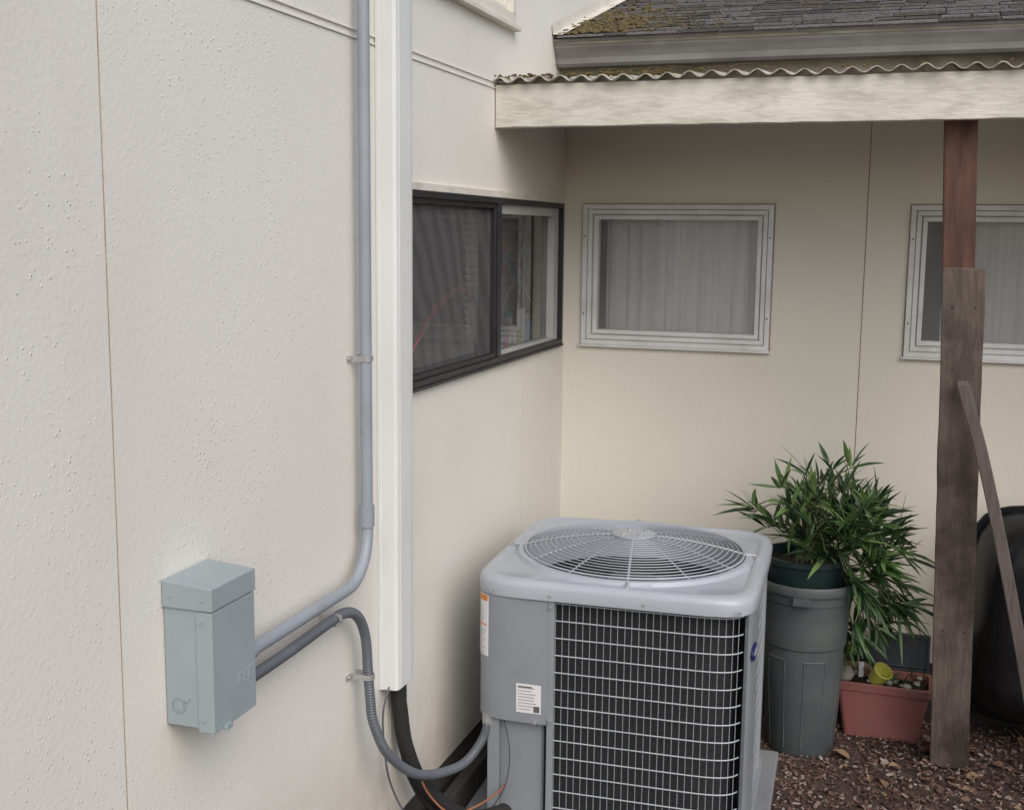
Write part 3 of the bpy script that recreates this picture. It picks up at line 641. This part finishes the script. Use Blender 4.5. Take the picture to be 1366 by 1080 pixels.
ring(mb,P3,-.004,.216,-.004,.12,.008,-.003,.01)
mb.box(-.0045,.2165,-.0045,.1205,-.01,-.006,P3)
mb.done('lattice_tray',['black'],pl)
mb=MB()
for i in range(4): blob(mb,(1.15+i*.025,4.33,.225),.018,(1,.6,1))
mb.k=1; mb.box(1.205,1.222,4.3,4.31,.19,.25)
mb.done('clutter',['dleaf','white'],pl)
mb=MB()
for i in range(50):
    p=Vector((U(1.14,1.44),U(4.24,4.36),.195)); leaf(p,Vector((U(-.8,.8),U(-.8,.2),U(.3,1))),U(.03,.08),.007,random.choice([0,2]))
mb.done('sprouts',['leafA','leafB','leafC'],pl)

# ---------------------------------------------------------------- wheelbarrow
wb=empty('wheelbarrow')
cx_,cz_=1.90,.46
def wl(hx,hz,y): return [(cx_+p[0],y+p[1]*-.08,cz_+p[1]) for p in sq(hx,0,5,64,0,2*math.pi,hz)]
mb=MB(); mb.loft([wl(.345,.405,4.46),wl(.352,.412,4.457),wl(.354,.414,4.448),wl(.350,.41,4.44),wl(.335,.395,4.44),wl(.325,.385,4.40),wl(.30,.36,4.33),wl(.27,.33,4.27),wl(.24,.29,4.245),wl(.2,.25,4.235)],False,True)
mb.done('tray',['black'],wb,smooth=True)
mb=MB()
for dx in (0,.50):
    pts=smooth_path([(1.470+dx,3.835,1.365),(1.492+dx,3.84,1.29),(1.533+dx,3.85,1.165),(1.603+dx,3.87,.905),(1.69+dx,3.90,.545),(1.77+dx,3.96,.18),(1.79+dx,3.98,.02)],6)
    lo=[]
    for i,p in enumerate(pts):
        k=.72 if i==0 else 1
        lo.append([p+Vector(q)*k for q in((-.019,-.013,0),(.019,-.013,0),(.019,.013,0),(-.019,.013,0))])
    mb.loft(lo)
mb.done('handles',['woodH'],wb,bevel=.003)
mb=MB(); mb.tube([(2.05+.17*math.cos(2*math.pi*k/32),4.08,.20+.17*math.sin(2*math.pi*k/32)) for k in range(32)],.03,10,closed=True); mb.tube([(1.77,4.08,.2),(2.3,4.08,.2)],.01,8); mb.tube([(2.05,4.06,.2),(2.05,4.10,.2)],.10,16)
mb.tube([(1.77,3.97,.2),(1.85,4.25,.35)],.01,8); mb.tube([(2.27,3.97,.2),(2.1,4.25,.35)],.01,8)
mb.done('wheel',['black'],wb,smooth=True)

# ---------------------------------------------------------------- ground
mb=MB(); mb.add([(-150,-150,0),(150,-150,0),(150,150,0),(-150,150,0)],[(0,1,2,3)]); mb.done('ground',['ground'])
mb=MB()
for i in range(10500):
    x=U(.0,2.6); y=U(2.3,4.54)
    if R()<.3: x=U(.95,1.9); y=U(3.6,4.5)
    if .10<x<.98 and 3.1<y<3.95: continue
    l=U(.004,.020)*(1.7 if R()<.08 else 1); w=l*U(.25,.7); t=U(.001,.004); mb.k=random.choice([0,0,0,1,4,2,3,1,0,2])
    rot=Euler((U(-.6,.6),U(-.6,.6),U(0,6.28))).to_matrix(); c=Vector((x,y,U(.001,.012)+.02*math.exp(-((x-1.52)**2+(y-4.15)**2)/.02)))
    vs=[c+rot@Vector((a*l/2*U(.5,1.2),b*w/2*U(.5,1.2),d*t/2)) for a in(-1,1) for b in(-1,1) for d in(-1,1)]
    mb.add(vs,[(0,1,3,2),(4,6,7,5),(0,4,5,1),(2,3,7,6),(0,2,6,4),(1,5,7,3)])
mb.done('bark_mulch',['ch0','ch1','ch2','ch3','ch4'])
mb=MB()
for i in range(75):
    x=U(.95,2.2); y=U(3.4,4.5); c=Vector((x,y,.014)); rot=Euler((U(-.4,.4),U(-.4,.4),U(0,6.28))).to_matrix(); l=U(.015,.045); w=l*.45
    if i==0: c=Vector((1.17,4.06,.02)); l=.06;w=.03; rot=Euler((.3,.2,1.3)).to_matrix()
    q=[(0,-.5,0),(.4,-.2,.12),(.5,.1,.15),(.25,.4,.1),(0,.6,0),(-.25,.4,.1),(-.5,.1,.15),(-.4,-.2,.12)]
    mb.add([c+rot@Vector((a*w*2,b*l,d*l)) for a,b,d in q]+[c],[(8,k,(k+1)%8) for k in range(8)])
mb.done('fallen_leaves',['dleaf'])
mb=MB(); mb.box(.03,.068,2.2,4.4,0,.10); mb.done('edging_board',['found'],None,bevel=.003)

# ---------------------------------------------------------------- light + camera
w=bpy.data.worlds.new('World'); scene.world=w; w.use_nodes=True; nt=w.node_tree; bg=nt.nodes['Background']
sky=nt.nodes.new('ShaderNodeTexSky'); sky.sky_type='NISHITA'; sky.sun_disc=False
sun_dir=Vector((.55,-.66,.80)).normalized(); el=math.asin(sun_dir.z); az=math.atan2(sun_dir.x,sun_dir.y)
sky.sun_elevation=el; sky.sun_rotation=az; sky.air_density=1.0; sky.dust_density=3.0; sky.ozone_density=1.0
nt.links.new(sky.outputs[0],bg.inputs[0]); bg.inputs[1].default_value=.15
sl=bpy.data.lights.new('sun','SUN'); sl.energy=1.5; sl.angle=math.radians(60); sl.color=(1,.97,.93)
so=bpy.data.objects.new('sun',sl); so.rotation_euler=sun_dir.to_track_quat('Z','Y').to_euler(); so.location=(3,-3,6); scene.collection.objects.link(so)

cam=bpy.data.cameras.new('camera'); cam.sensor_width=36; cam.lens=36*1580/1366; cam.clip_start=.05; cam.clip_end=500
co_=bpy.data.objects.new('camera',cam); scene.collection.objects.link(co_)
yaw,pt_,roll=math.radians(18.2),math.radians(8.3),.0103
f=Vector((-math.sin(yaw),math.cos(yaw),0)); Rv=Vector((math.cos(yaw),math.sin(yaw),0)); z=Vector((0,0,1))
F=f*math.cos(pt_)-z*math.sin(pt_); Uv=f*math.sin(pt_)+z*math.cos(pt_)
R2=Rv*math.cos(roll)+Uv*math.sin(roll); U2=Uv*math.cos(roll)-Rv*math.sin(roll)
m=Matrix((R2,U2,-F)).transposed().to_4x4(); m.translation=Vector((CX,0,H)); co_.matrix_world=m
scene.camera=co_
scene.view_settings.view_transform='Standard'; scene.view_settings.look='None'; scene.view_settings.exposure=0
